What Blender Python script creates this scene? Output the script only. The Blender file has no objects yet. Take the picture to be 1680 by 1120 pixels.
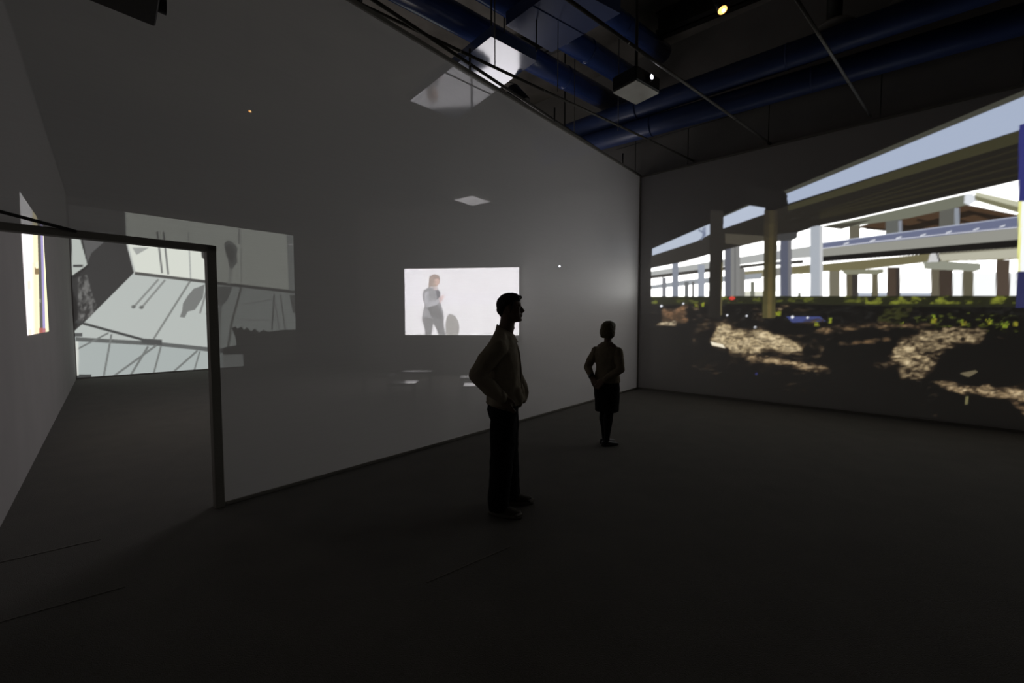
import bpy, bmesh, math, random
import numpy as np
from mathutils import Vector, Matrix
random.seed(4); rng = np.random.RandomState(7)
S = bpy.context.scene; COL = S.collection

# ---------------------------------------------------------------- camera, world, exposure
F_PX, CX, CY, EYE = 690.0, 840.0, 560.0, 1.6
PITCH = math.atan(35 / F_PX)
cd = bpy.data.cameras.new('camera'); cam = bpy.data.objects.new('camera', cd); COL.objects.link(cam)
cam.location = (0, 0, EYE); cam.rotation_euler = (math.pi/2 - PITCH, 0, 0)
cd.sensor_width = 36; cd.lens = F_PX / 1680 * 36; cd.clip_start = 0.02
S.camera = cam
S.view_settings.view_transform = 'Standard'; S.view_settings.look = 'None'
S.view_settings.exposure = 0.0; S.view_settings.gamma = 1.0; S.view_settings.use_curve_mapping = False
W = bpy.data.worlds.new('world'); S.world = W; W.use_nodes = True
W.node_tree.nodes['Background'].inputs[0].default_value = (0.55, 0.6, 0.75, 1)
W.node_tree.nodes['Background'].inputs[1].default_value = 0.0

# strengths of the projected pictures
L_HIGHWAY, L_MAN, L_DECK, L_STRIP = 1.0, 5.2, 0.9, 1.3

# ---------------------------------------------------------------- geometry of the view
Rv = np.array([1., 0, 0]); Fv = np.array([0, math.cos(PITCH), -math.sin(PITCH)]); Uv = np.array([0, math.sin(PITCH), math.cos(PITCH)])
O = np.array([0, 0, EYE])
def ray(px, py):
    d = Fv*F_PX + Rv*(px-CX) + Uv*(CY-py); return d/np.linalg.norm(d)
def at(px, py, z=0.0):
    d = ray(px, py); return O + d*((z-EYE)/d[2])
def at_depth(px, py, Y):
    d = ray(px, py); return O + d*(Y/d[1])
def on_plane(px, py, A, n):
    d = ray(px, py); return O + d*(np.dot(A-O, n)/np.dot(d, n))
def proj(P):
    v = np.asarray(P) - O; w = v@Fv
    return CX + F_PX*(v@Rv)/w, CY - F_PX*(v@Uv)/w
def unit(v): v = np.asarray(v, float); return v/np.linalg.norm(v)
Z = np.array([0, 0, 1.0])

# ---------------------------------------------------------------- materials
def mat(name, col, rough=0.7, metal=0.0, spec=0.5, bump=0.0, bscale=40.0, var=0.0, vscale=6.0, coat=0.0, emit=None, es=0.0, stretch=(1,1,1), sheen=0.0):
    m = bpy.data.materials.new(name); m.use_nodes = True; nt = m.node_tree; b = nt.nodes['Principled BSDF']
    b.inputs['Sheen Weight'].default_value = sheen; b.inputs['Sheen Roughness'].default_value = 0.5
    b.inputs['Base Color'].default_value = (*col, 1); b.inputs['Roughness'].default_value = rough
    b.inputs['Metallic'].default_value = metal; b.inputs['Specular IOR Level'].default_value = spec
    b.inputs['Coat Weight'].default_value = coat; b.inputs['Coat Roughness'].default_value = 0.06
    if emit: b.inputs['Emission Color'].default_value = (*emit, 1); b.inputs['Emission Strength'].default_value = es
    if bump or var:
        tc = nt.nodes.new('ShaderNodeTexCoord'); mp = nt.nodes.new('ShaderNodeMapping'); mp.inputs['Scale'].default_value = stretch
        nt.links.new(tc.outputs['Object'], mp.inputs['Vector'])
    if var:
        n = nt.nodes.new('ShaderNodeTexNoise'); n.inputs['Scale'].default_value = vscale; n.inputs['Detail'].default_value = 5
        nt.links.new(mp.outputs[0], n.inputs['Vector'])
        r = nt.nodes.new('ShaderNodeValToRGB'); r.color_ramp.elements[0].position = .3; r.color_ramp.elements[1].position = .7
        r.color_ramp.elements[0].color = (*[c*(1-var) for c in col], 1); r.color_ramp.elements[1].color = (*[min(1, c*(1+var)) for c in col], 1)
        nt.links.new(n.outputs['Fac'], r.inputs['Fac']); nt.links.new(r.outputs[0], b.inputs['Base Color'])
    if bump:
        n = nt.nodes.new('ShaderNodeTexNoise'); n.inputs['Scale'].default_value = bscale; n.inputs['Detail'].default_value = 4
        nt.links.new(mp.outputs[0], n.inputs['Vector'])
        bp = nt.nodes.new('ShaderNodeBump'); bp.inputs['Strength'].default_value = bump; bp.inputs['Distance'].default_value = 0.02
        nt.links.new(n.outputs['Fac'], bp.inputs['Height']); nt.links.new(bp.outputs[0], b.inputs['Normal'])
    return m
WALLC = (0.40, 0.38, 0.37)
M = dict(
 wall=mat('wall_paint', WALLC, 0.9, spec=0.2, bump=0.05, bscale=60, var=0.04, vscale=1.5),
 rear=mat('building_wall', (0.34, 0.32, 0.30), 0.9, spec=0.2, var=0.12, vscale=1.0),
 wallr=mat('white_wall_paint', (0.56, 0.54, 0.53), 0.9, spec=0.2, bump=0.05, bscale=60, var=0.04, vscale=1.5),
 dark=mat('dark_wall_paint', (0.06, 0.055, 0.05), 0.9, spec=.2, var=.1),
 carpet=mat('carpet', (0.115, 0.104, 0.086), 0.95, sheen=0.22, spec=0.10, bump=0.5, bscale=180, var=0.10, vscale=3.0),
 seam=mat('carpet_seam', (0.15, 0.135, 0.115), 0.95, spec=0.1, sheen=.22, var=.1),
 frame=mat('frame_paint', (0.26, 0.245, 0.215), 0.6, var=0.05),
 slab=mat('ceiling_slab', (0.20, 0.18, 0.155), 0.9, spec=.2, var=0.4, vscale=0.9, bump=.2, bscale=8),
 steel=mat('dark_steel', (0.05, 0.047, 0.042), 0.55, metal=0.3, var=0.2, vscale=5),
 pipe=mat('scaffold_pipe', (0.10, 0.092, 0.078), 0.5, metal=0.3, var=0.2, vscale=9),
 blue=mat('blue_duct_paint', (0.035, 0.065, 0.21), 0.22, spec=0.5, coat=0.4, var=0.12, vscale=2, bump=0.02, bscale=6),
 bluematt=mat('blue_matt_paint', (0.036, 0.056, 0.15), 0.42, spec=0.3, coat=0.05, var=0.1, vscale=2),
 bluepanel=mat('blue_panel_paint', (0.05, 0.075, 0.17), 0.10, spec=0.55, coat=0.6, var=0.1, vscale=2),
 black=mat('black_plastic', (0.012, 0.012, 0.012), 0.5, var=.1),
 darkbrown=mat('dark_brown_plastic', (0.05, 0.042, 0.042), 0.6, var=.1),
 white=mat('white_plastic', (0.62, 0.60, 0.52), 0.25, spec=0.6, coat=.3, var=.05),
 lens=mat('lit_lens', (0.1, 0.1, 0.1), 0.1, emit=(0.85, 0.85, 1.0), es=30, var=.01),
 lamp=mat('glowing_lamp', (0.1, 0.05, 0.02), 0.3, emit=(1.0, 0.42, 0.10), es=3.0, var=.01),
 lampcore=mat('glowing_filament', (0.1, 0.05, 0.02), 0.3, emit=(1.0, 0.72, 0.30), es=9.0, var=.01),
 bench=mat('bench_paint', (0.26, 0.25, 0.24), 0.28, spec=0.6, coat=.4, var=.06),
 skin=mat('skin', (0.16, 0.10, 0.07), 0.55, bump=.05, bscale=120, var=.08),
 hair=mat('black_hair', (0.010, 0.008, 0.006), 0.6, bump=.6, bscale=90, var=.3, stretch=(1,1,.2)),
 blond=mat('dark_blond_hair', (0.10, 0.075, 0.025), 0.6, bump=.6, bscale=90, var=.3, stretch=(1,1,.2)),
 shirt=mat('shirt_cotton', (0.34, 0.29, 0.215), 0.85, spec=.2, bump=0.5, bscale=9, var=.06, stretch=(1.6,1.6,.6)),
 trousers=mat('trouser_cloth', (0.012, 0.012, 0.013), 0.9, spec=.15, bump=0.4, bscale=10, var=.2, stretch=(1.6,1.6,.5)),
 shoe=mat('canvas_shoe', (0.06, 0.052, 0.038), 0.8, bump=.2, bscale=80, var=.1),
 sole=mat('rubber_sole', (0.12, 0.105, 0.085), 0.6, var=.08),
 cardigan=mat('cardigan_knit', (0.22, 0.18, 0.125), 0.9, spec=.15, bump=.6, bscale=14, var=.1, stretch=(1.5,1.5,.6)),
 skirt=mat('skirt_cloth', (0.014, 0.013, 0.014), 0.9, spec=.15, bump=.3, bscale=12, var=.2, stretch=(1.5,1.5,.4)),
 tights=mat('black_tights', (0.010, 0.009, 0.010), 0.8, spec=.2, var=.1),
 leather=mat('black_leather', (0.012, 0.011, 0.010), 0.45, var=.1),
 paper=mat('paper', (0.5, 0.48, 0.44), 0.8, var=.05),
 eye=mat('eye_white', (0.5, 0.48, 0.45), 0.3, var=.02),
)
def image_mat(name, strength, base=WALLC):
    m = bpy.data.materials.new(name); m.use_nodes = True; nt = m.node_tree; b = nt.nodes['Principled BSDF']
    b.inputs['Base Color'].default_value = (*base, 1); b.inputs['Roughness'].default_value = 0.9; b.inputs['Specular IOR Level'].default_value = 0.2
    a = nt.nodes.new('ShaderNodeAttribute'); a.attribute_name = 'picture'
    nt.links.new(a.outputs['Color'], b.inputs['Emission Color']); b.inputs['Emission Strength'].default_value = strength
    return m
def scrim_mat():
    m = bpy.data.materials.new('translucent_sheet'); m.use_nodes = True; nt = m.node_tree; N = nt.nodes; L = nt.links
    for n in list(N): N.remove(n)
    out = N.new('ShaderNodeOutputMaterial')
    tr = N.new('ShaderNodeBsdfTransparent'); tr.inputs[0].default_value = (1, 1, 0.995, 1)
    df = N.new('ShaderNodeBsdfDiffuse'); tl = N.new('ShaderNodeBsdfTranslucent')
    tc = N.new('ShaderNodeTexCoord'); mp = N.new('ShaderNodeMapping'); mp.inputs['Scale'].default_value = (1.5, 1.5, 60)
    nz = N.new('ShaderNodeTexNoise'); nz.inputs['Scale'].default_value = 2.0; nz.inputs['Detail'].default_value = 3
    rp = N.new('ShaderNodeValToRGB'); rp.color_ramp.elements[0].color = (0.72, 0.715, 0.70, 1); rp.color_ramp.elements[1].color = (0.80, 0.795, 0.78, 1)
    L.new(tc.outputs['Object'], mp.inputs[0]); L.new(mp.outputs[0], nz.inputs['Vector']); L.new(nz.outputs['Fac'], rp.inputs[0])
    L.new(rp.outputs[0], df.inputs[0]); L.new(rp.outputs[0], tl.inputs[0])
    m1 = N.new('ShaderNodeMixShader'); m1.inputs[0].default_value = 0.32; L.new(df.outputs[0], m1.inputs[1]); L.new(tl.outputs[0], m1.inputs[2])
    m2 = N.new('ShaderNodeMixShader'); m2.inputs[0].default_value = 1 - 0.41; L.new(tr.outputs[0], m2.inputs[1]); L.new(m1.outputs[0], m2.inputs[2])
    # clear-coat reflection on the outer faces, Schlick curve
    g = N.new('ShaderNodeBsdfGlossy'); g.inputs['Roughness'].default_value = 0.5; g.inputs[0].default_value = (1, 1, 1, 1)
    ge = N.new('ShaderNodeNewGeometry'); dt = N.new('ShaderNodeVectorMath'); dt.operation = 'DOT_PRODUCT'
    L.new(ge.outputs['Incoming'], dt.inputs[0]); L.new(ge.outputs['Normal'], dt.inputs[1])
    def mt(op, a, b=None):
        n = N.new('ShaderNodeMath'); n.operation = op
        for i, v in enumerate((a, b)):
            if v is None: continue
            if isinstance(v, (int, float)): n.inputs[i].default_value = v
            else: L.new(v, n.inputs[i])
        return n.outputs[0]
    c = mt('ABSOLUTE', dt.outputs['Value']); p = mt('POWER', mt('SUBTRACT', 1.0, c), 5.0)
    fr = mt('MULTIPLY', mt('ADD', 0.115, mt('MULTIPLY', p, 0.9)), mt('SUBTRACT', 1.0, ge.outputs['Backfacing']))
    m3 = N.new('ShaderNodeMixShader'); L.new(fr, m3.inputs[0]); L.new(m2.outputs[0], m3.inputs[1]); L.new(g.outputs[0], m3.inputs[2])
    L.new(m3.outputs[0], out.inputs[0])
    return m
M['scrim'] = scrim_mat()

# ---------------------------------------------------------------- mesh helpers
def link_mesh(name, verts, faces, m, parent=None, smooth=False):
    me = bpy.data.meshes.new(name); me.from_pydata([tuple(map(float, v)) for v in verts], [], faces); me.validate()
    bm = bmesh.new(); bm.from_mesh(me); bmesh.ops.recalc_face_normals(bm, faces=bm.faces); bm.to_mesh(me); bm.free()
    if m is not None: me.materials.append(m)
    if smooth:
        for p in me.polygons: p.use_smooth = True
    o = bpy.data.objects.new(name, me); COL.objects.link(o)
    if parent: o.parent = parent
    return o
class MB:
    def __init__(s): s.v = []; s.f = []
    def add(s, vs, fs):
        n = len(s.v); s.v += [np.asarray(q, float) for q in vs]; s.f += [tuple(i+n for i in g) for g in fs]; return s
    def box(s, c, ax, ay, az, bev=0.0):          # centre and three half-vectors
        c = np.asarray(c, float); ax, ay, az = (np.asarray(a, float) for a in (ax, ay, az))
        if bev <= 0:
            vs = [c+i*ax+j*ay+k*az for k in (-1, 1) for j in (-1, 1) for i in (-1, 1)]
            return s.add(vs, [(0,2,3,1),(4,5,7,6),(0,1,5,4),(2,6,7,3),(0,4,6,2),(1,3,7,5)])
        lx, ly, lz = (np.linalg.norm(a) for a in (ax, ay, az)); ux, uy, uz = ax/lx, ay/ly, az/lz
        b = min(bev, lx*.9, ly*.9, lz*.9)
        # stacked chamfered rings
        def ring(hx, hy, z, k):
            pts = [(hx, hy-k), (hx-k, hy), (-hx+k, hy), (-hx, hy-k), (-hx, -hy+k), (-hx+k, -hy), (hx-k, -hy), (hx, -hy+k)]
            return [c+ux*x+uy*y+uz*z for x, y in pts]
        R = [ring(lx-b, ly-b, -lz, b*.5), ring(lx, ly, -lz+b, b), ring(lx, ly, lz-b, b), ring(lx-b, ly-b, lz, b*.5)]
        vs = sum(R, []); fs = [tuple(range(7, -1, -1)), tuple(range(24, 32))]
        for r in range(3):
            for i in range(8): fs.append((r*8+i, r*8+(i+1) % 8, (r+1)*8+(i+1) % 8, (r+1)*8+i))
        return s.add(vs, fs)
    def abox(s, x0, x1, y0, y1, z0, z1, bev=0.0):
        return s.box(((x0+x1)/2, (y0+y1)/2, (z0+z1)/2), ((x1-x0)/2, 0, 0), (0, (y1-y0)/2, 0), (0, 0, (z1-z0)/2), bev)
    def rings(s, R, cap=True):
        n = len(R[0]); vs = sum([list(r) for r in R], []); fs = []
        for r in range(len(R)-1):
            for i in range(n): fs.append((r*n+i, r*n+(i+1) % n, (r+1)*n+(i+1) % n, (r+1)*n+i))
        if cap: fs += [tuple(range(n-1, -1, -1)), tuple(range((len(R)-1)*n, len(R)*n))]
        return s.add(vs, fs)
    def tube(s, path, rad, seg=12, ends=False):     # path of points, radius (or list); ends=True gives round caps
        P = [np.asarray(p, float) for p in path]
        rad = list(rad) if hasattr(rad, '__len__') else [rad]*len(P)
        if ends:
            d0 = unit(P[0]-P[1]); d1 = unit(P[-1]-P[-2]); r0, r1 = rad[0], rad[-1]
            a = [(.35*r0, .94), (.7*r0, .71), (.97*r0, .2)]; b = [(.35*r1, .94), (.7*r1, .71), (.97*r1, .2)]
            P = [P[0]+d0*h for h, _ in reversed(a)] + P + [P[-1]+d1*h for h, _ in b]
            rad = [r0*k for _, k in reversed(a)] + rad + [r1*k for _, k in b]
        R = []; ref = None
        for i, p in enumerate(P):
            t = unit(P[min(i+1, len(P)-1)]-P[max(i-1, 0)])
            if ref is None: ref = unit(np.cross(t, (0, 0, 1) if abs(t[2]) < .9 else (1, 0, 0)))
            ref = unit(ref-t*np.dot(ref, t)); b2 = np.cross(t, ref)
            R.append([p+rad[i]*(math.cos(a)*ref+math.sin(a)*b2) for a in np.arange(seg)*2*math.pi/seg])
        return s.rings(R)
    def slices(s, rows, seg=28, p=2.0):             # rows: (z, x_front, x_back, half_width[, y_centre]) horizontal super-ellipses
        R = []
        for row in rows:
            z, xf, xb, w = row[:4]; yc = row[4] if len(row) > 4 else 0
            cx, rx = (xf+xb)/2, (xf-xb)/2; r = []
            for a in np.arange(seg)*2*math.pi/seg:
                ca, sa = math.cos(a), math.sin(a)
                r.append(np.array([cx+rx*np.sign(ca)*abs(ca)**(2/p), yc+w*np.sign(sa)*abs(sa)**(2/p), z]))
            R.append(r)
        return s.rings(R)
    def ball(s, c, r, sx=1, sy=1, sz=1, seg=14):
        c = np.asarray(c, float); R = []
        for k in range(1, seg//2):
            t = math.pi*k/(seg//2)
            R.append([c+r*np.array([sx*math.sin(t)*math.cos(a), sy*math.sin(t)*math.sin(a), -sz*math.cos(t)]) for a in np.arange(seg)*2*math.pi/seg])
        return s.rings(R)
    def build(s, name, m, parent=None, smooth=False, voxel=0, smooth_it=0, xf=None, bumpy=None):
        vs = s.v if xf is None else [xf(v) for v in s.v]
        o = link_mesh(name, vs, s.f, m, parent, smooth or voxel > 0)
        if voxel:
            r = o.modifiers.new('r', 'REMESH'); r.mode = 'VOXEL'; r.voxel_size = voxel; r.use_smooth_shade = True
            if smooth_it: q = o.modifiers.new('s', 'SMOOTH'); q.iterations = smooth_it; q.factor = 0.5
            if bumpy:
                tx = bpy.data.textures.new('folds', 'CLOUDS'); tx.noise_scale = bumpy[1]; tx.noise_depth = 1
                q = o.modifiers.new('d', 'DISPLACE'); q.texture = tx; q.strength = bumpy[0]; q.mid_level = .5
            bpy.context.view_layer.update(); dg = bpy.context.evaluated_depsgraph_get()
            me = bpy.data.meshes.new_from_object(o.evaluated_get(dg)); old = o.data
            o.modifiers.clear(); o.data = me; bpy.data.meshes.remove(old); me.name = name
            if not me.materials: me.materials.append(m)
            for p in me.polygons: p.use_smooth = True
        return o
def tag(o, label=None, cat=None, group=None, kind=None):
    if label: o['label'] = label
    if cat: o['category'] = cat
    if group: o['group'] = group
    if kind: o['kind'] = kind
    return o
def thing(name, loc, label, cat, group=None, rz=0.0):
    o = bpy.data.objects.new(name, None); COL.objects.link(o); o.location = tuple(loc); o.rotation_euler = (0, 0, rz); o.empty_display_size = .1
    return tag(o, label, cat, group)
def struct(o): o['kind'] = 'structure'; return o
def rebase(root, loc):                              # children authored in world coordinates
    for c in root.children:
        c.data.transform(Matrix.Translation(-Vector(tuple(map(float, loc)))))
def wthing(name, loc, label, cat, group=None):      # an empty whose children are given in world coordinates, rebased later
    return thing(name, loc, label, cat, group)

# ---------------------------------------------------------------- plan of the place
H = 4.88                                            # height of the partitions
A = at(362, 830); B = at(1045, 637); Cc = at(1680, 710); D = at(125, 622); E0 = at(0, 865)
dS = unit(B-A); dR = unit(Cc-B); dL = unit(D-E0); dBk = unit(at(348, 606)-D)
nS = np.array([dS[1], -dS[0], 0])                   # from the partition towards the camera side
if np.dot(O-A, nS) < 0: nS = -nS
def inter(P, d, Q, e):                              # meeting point of two plan lines
    M2 = np.array([[d[0], -e[0]], [d[1], -e[1]]]); t = np.linalg.solve(M2, (Q-P)[:2]); return P+d*t[0]
JL = inter(A, dS, E0, dL)                           # partition line meets left wall
def wall(name, P, Q, side, z1=H, t=0.12, m='wall', z0=0.0):   # a wall whose visible face runs P-Q, body on -side
    d = unit(Q-P); n = np.array([-d[1], d[0], 0]);  n = n if np.dot(n, side) > 0 else -n
    b = MB(); c = (P+Q)/2 - n*t/2; b.box((c[0], c[1], (z0+z1)/2), d*np.linalg.norm(Q-P)/2, n*t/2, Z*(z1-z0)/2)
    return struct(b.build(name, M[m])), n
right_far = inter(B, dR, at_depth(855, 525, 12.3)*np.array([1,1,0]), np.array([15/690., 1, 0]))
right_far[2] = 0
R_end = B + dR*11.0
wall('wall_right', right_far-dR*0.1, R_end, O-B, m='wallr')
wr = bpy.data.objects['wall_right']
L_end = E0 - dL*9.0
wall('wall_left', D, L_end, O-E0)
bk_end = D + dBk*14
wall('wall_back', D-dBk*.12, bk_end, O-D)
ML = at_depth(588, 525, 12.75)*np.array([1,1,0]); MR = right_far
wall('wall_middle', ML, MR, O-ML)
wall('wall_return', ML+np.array([0,0.13,0]), ML+np.array([-1.2, 4.6, 0]), np.array([-1., .3, 0]))
wall('wall_front', L_end, R_end, O-L_end, m='dark')
# floor
b = MB(); b.abox(-18, 16, -12, 26, -0.1, 0.0); struct(b.build('floor', M['carpet']))
# ceiling slab of the building, high above, with deep beams
b = MB(); b.abox(-18, 16, -12, 26, 7.6, 7.8); struct(b.build('ceiling', M['slab']))
# building walls beyond the partitions
p0 = right_far - dR*4.0; off = unit(np.array([-dR[1], dR[0], 0])); off = off if np.dot(off, B-O) > 0 else -off
wall('wall_building', p0+off*.13, R_end+off*.13+dR*1, O-B, z1=7.6, m='rear', z0=H-.1)
wall('wall_building_far', np.array([-17.5, 14, 0]), np.array([6, 25.5, 0]), O-np.array([0,20.,0]), z1=7.6, m='rear')
wall('wall_building_left', np.array([-17.5, 14, 0]), np.array([-17.5, -11.5, 0]), np.array([1.,0,0]), z1=7.6, m='rear')
wall('wall_building_rear', np.array([-17.5, -11.5, 0]), np.array([15.5, -11.5, 0]), np.array([0,1.,0]), z1=7.6, m='rear')
wall('wall_building_side', np.array([15.5, -11.5, 0]), R_end+off*.13+dR*1, np.array([-1.,0,0]), z1=7.6, m='rear')
# carpet seams
def seam(name, P, Q, w=.012):
    d = unit(Q-P); n = np.cross(d, Z); b = MB(); b.box((P+Q)/2+Z*.0015, d*np.linalg.norm(Q-P)/2, n*w, Z*.0015); return struct(b.build(name, M['seam']))
seam('trim_1', at(0, 922), at(165, 884), .008); seam('trim_2', at(700, 955), at(835, 897), .007); seam('trim_3', at(0, 1020), at(205, 962), .006)
# corner strip and skirting lines of the right wall
def strip(name, P, Q, n, h, t, z0=0, m='frame'):
    d = unit(Q-P); b = MB(); c = (P+Q)/2+n*t/2; b.box((c[0], c[1], z0+h/2), d*np.linalg.norm(Q-P)/2, n*t/2, Z*h/2); return struct(b.build(name, M[m]))
nR = np.array([-dR[1], dR[0], 0]); nR = nR if np.dot(nR, O-B) > 0 else -nR
strip('baseboard_right', B+dR*.03, R_end, nR, .035, .012)
strip('trim_4', B+dR*.03, R_end, nR, .035, .012, z0=H-.035)

# ---------------------------------------------------------------- the translucent partition with its doorway
tp = thing('translucent_partition', A, 'tall translucent grey partition sheet with a doorway at its left end', 'partition wall')
T2 = 0.012
zl = 2.10                                            # underside of the door beam
jx = on_plane(363, 700, A, nS); jx[2] = 0            # sheet side of the jamb
zb0 = on_plane(352, 404, A, nS)[2]; zb1 = on_plane(352, 414, A, nS)[2]
b = MB()
J0 = jx; seg0 = B-dS*0.012
b.box((J0+seg0)/2+Z*H/2, dS*np.linalg.norm(seg0-J0)/2, nS*T2/2, Z*H/2)
sheet = b
S0 = JL+dS*0.0
b.box((S0+J0)/2+Z*(zb0+H)/2, dS*np.linalg.norm(J0-S0)/2, nS*T2/2, Z*(H-zb0)/2)
# merge the two rectangles into one L-shaped slab
def prism(poly, n, t):                               # poly in (s, z) along the partition from JL
    k = len(poly); vs = [JL+dS*s+Z*z+nS*t/2 for s, z in poly]+[JL+dS*s+Z*z-nS*t/2 for s, z in poly]
    fs = [tuple(range(k)), tuple(range(2*k-1, k-1, -1))]+[(i, i+k, (i+1) % k+k, (i+1) % k) for i in range(k)]
    return vs, fs
sJ = np.linalg.norm(J0-JL); sB = np.linalg.norm(B-JL)-.012
vs, fs = prism([(sJ, 0.0), (sB, 0.0), (sB, H), (0.0, H), (0.0, zb0), (sJ, zb0)], nS, T2)
sh = MB().add(vs, fs).build('sheet', M['scrim'], tp)
j = MB(); jc = jx-dS*.035; j.box(jc+Z*zb0/2, dS*.033, nS*.045, Z*zb0/2, .004); j.build('door_jamb', M['frame'], tp)
bb = MB(); c0 = JL; c1 = J0; bb.box((c0+c1)/2+Z*(zb0+zb1)/2, dS*np.linalg.norm(c1-c0)/2, nS*.045, Z*abs(zb0-zb1)/2, .004); bb.build('door_beam', M['frame'], tp)
k = MB(); k.box((J0+B)/2+Z*.015, dS*(np.linalg.norm(B-J0)/2-.01), nS*.02, Z*.015, .003); k.build('floor_channel', M['frame'], tp)
k = MB(); k.box((JL+B)/2+Z*(H+.01), dS*(np.linalg.norm(B-JL)/2-.01), nS*.03, Z*.025, .004); k.build('top_rail', M['frame'], tp)
k = MB(); k.box(B-dS*.02+Z*H/2, dS*.012, nS*.03, Z*H/2, .003); k.build('corner_post', M['frame'], tp)
rebase(tp, A)
r0 = on_plane(-40, 339, A, nS)+nS*.06; r1 = on_plane(122, 381, A, nS)+nS*.06
k = MB().tube([r0, r1], .011, 10, True).build('hanging_rod', M['steel']); tag(k, 'thin dark rod slanting down onto the beam over the doorway', 'rod')

# ---------------------------------------------------------------- painting the projected pictures
def lin(c):
    c = np.array(c, float)/255; return np.where(c <= .04045, c/12.92, ((c+.055)/1.055)**2.4)
def noise2(h, w, cell, seed, oct=4, ax=1.0):
    out = np.zeros((h, w)); amp = 1; tot = 0
    for o in range(oct):
        cy = max(cell/2**o, 1.01); cxx = cy*ax; r = np.random.RandomState(seed+o)
        g = r.rand(int(h/cy)+3, int(w/cxx)+3); yy = np.arange(h)/cy; xx = np.arange(w)/cxx
        y0 = yy.astype(int); x0 = xx.astype(int); fy = (yy-y0)[:, None]; fx = (xx-x0)[None]; fy = fy*fy*(3-2*fy); fx = fx*fx*(3-2*fx)
        out += amp*((g[y0][:, x0]*(1-fx)+g[y0][:, x0+1]*fx)*(1-fy)+(g[y0+1][:, x0]*(1-fx)+g[y0+1][:, x0+1]*fx)*fy); tot += amp; amp *= .6
    return out/tot
class Canvas:
    def __init__(s, x0, y0, x1, y1, k=2):
        s.x0, s.y0, s.k = x0, y0, k; s.w = int((x1-x0)*k); s.h = int((y1-y0)*k); s.a = np.zeros((s.h, s.w, 3))
        s.X = x0+(np.arange(s.w)+.5)/k; s.Y = y0+(np.arange(s.h)+.5)/k
    def mask(s, poly):
        P = np.array(poly, float); xa, xb = P[:, 0].min(), P[:, 0].max(); ya, yb = P[:, 1].min(), P[:, 1].max()
        i0, i1 = max(0, int((xa-s.x0)*s.k)-1), min(s.w, int((xb-s.x0)*s.k)+2); j0, j1 = max(0, int((ya-s.y0)*s.k)-1), min(s.h, int((yb-s.y0)*s.k)+2)
        X = s.X[i0:i1][None]; Y = s.Y[j0:j1][:, None]; m = np.zeros((max(0, j1-j0), max(0, i1-i0)), bool)
        for i in range(len(P)):
            (xa, ya), (xb, yb) = P[i], P[(i+1) % len(P)]
            if ya == yb: continue
            m ^= ((ya > Y) != (yb > Y)) & (X < (xb-xa)*(Y-ya)/(yb-ya)+xa)
        return (slice(j0, j1), slice(i0, i1)), m
    def poly(s, poly, col, a=1.0, tex=None):
        sl, m = s.mask(poly); c = lin(col)
        t = m[..., None]*a*(tex[sl][..., None] if tex is not None else 1.0)
        s.a[sl] = s.a[sl]*(1-t)+c*t
    def line(s, pts, w, col, a=1.0):
        for (x0, y0), (x1, y1) in zip(pts[:-1], pts[1:]):
            d = math.hypot(x1-x0, y1-y0); nx, ny = -(y1-y0)/d*w/2, (x1-x0)/d*w/2
            s.poly([(x0+nx, y0+ny), (x1+nx, y1+ny), (x1-nx, y1-ny), (x0-nx, y0-ny)], col, a)
    def rect(s, x0, y0, x1, y1, col, a=1.0): s.poly([(x0, y0), (x1, y0), (x1, y1), (x0, y1)], col, a)
    def ell(s, x, y, rx, ry, col, a=1.0, rot=0):
        p = []
        for t in np.arange(20)*math.pi/10:
            u, v = rx*math.cos(t), ry*math.sin(t); p.append((x+u*math.cos(rot)-v*math.sin(rot), y+u*math.sin(rot)+v*math.cos(rot)))
        s.poly(p, col, a)
    def blur(s, r):
        for _ in range(r):
            a = s.a; p = np.pad(a, ((1, 1), (0, 0), (0, 0)), 'edge'); a = (p[:-2]+2*p[1:-1]+p[2:])/4
            p = np.pad(a, ((0, 0), (1, 1), (0, 0)), 'edge'); s.a = (p[:, :-2]+2*p[:, 1:-1]+p[:, 2:])/4
    def sample(s, x, y):
        u = np.clip((x-s.x0)*s.k-.5, 0, s.w-1.001); v = np.clip((y-s.y0)*s.k-.5, 0, s.h-1.001)
        i = u.astype(int); j = v.astype(int); fu = (u-i)[:, None]; fv = (v-j)[:, None]; a = s.a
        return (a[j, i]*(1-fu)+a[j, i+1]*fu)*(1-fv)+(a[j+1, i]*(1-fu)+a[j+1, i+1]*fu)*fv
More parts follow.
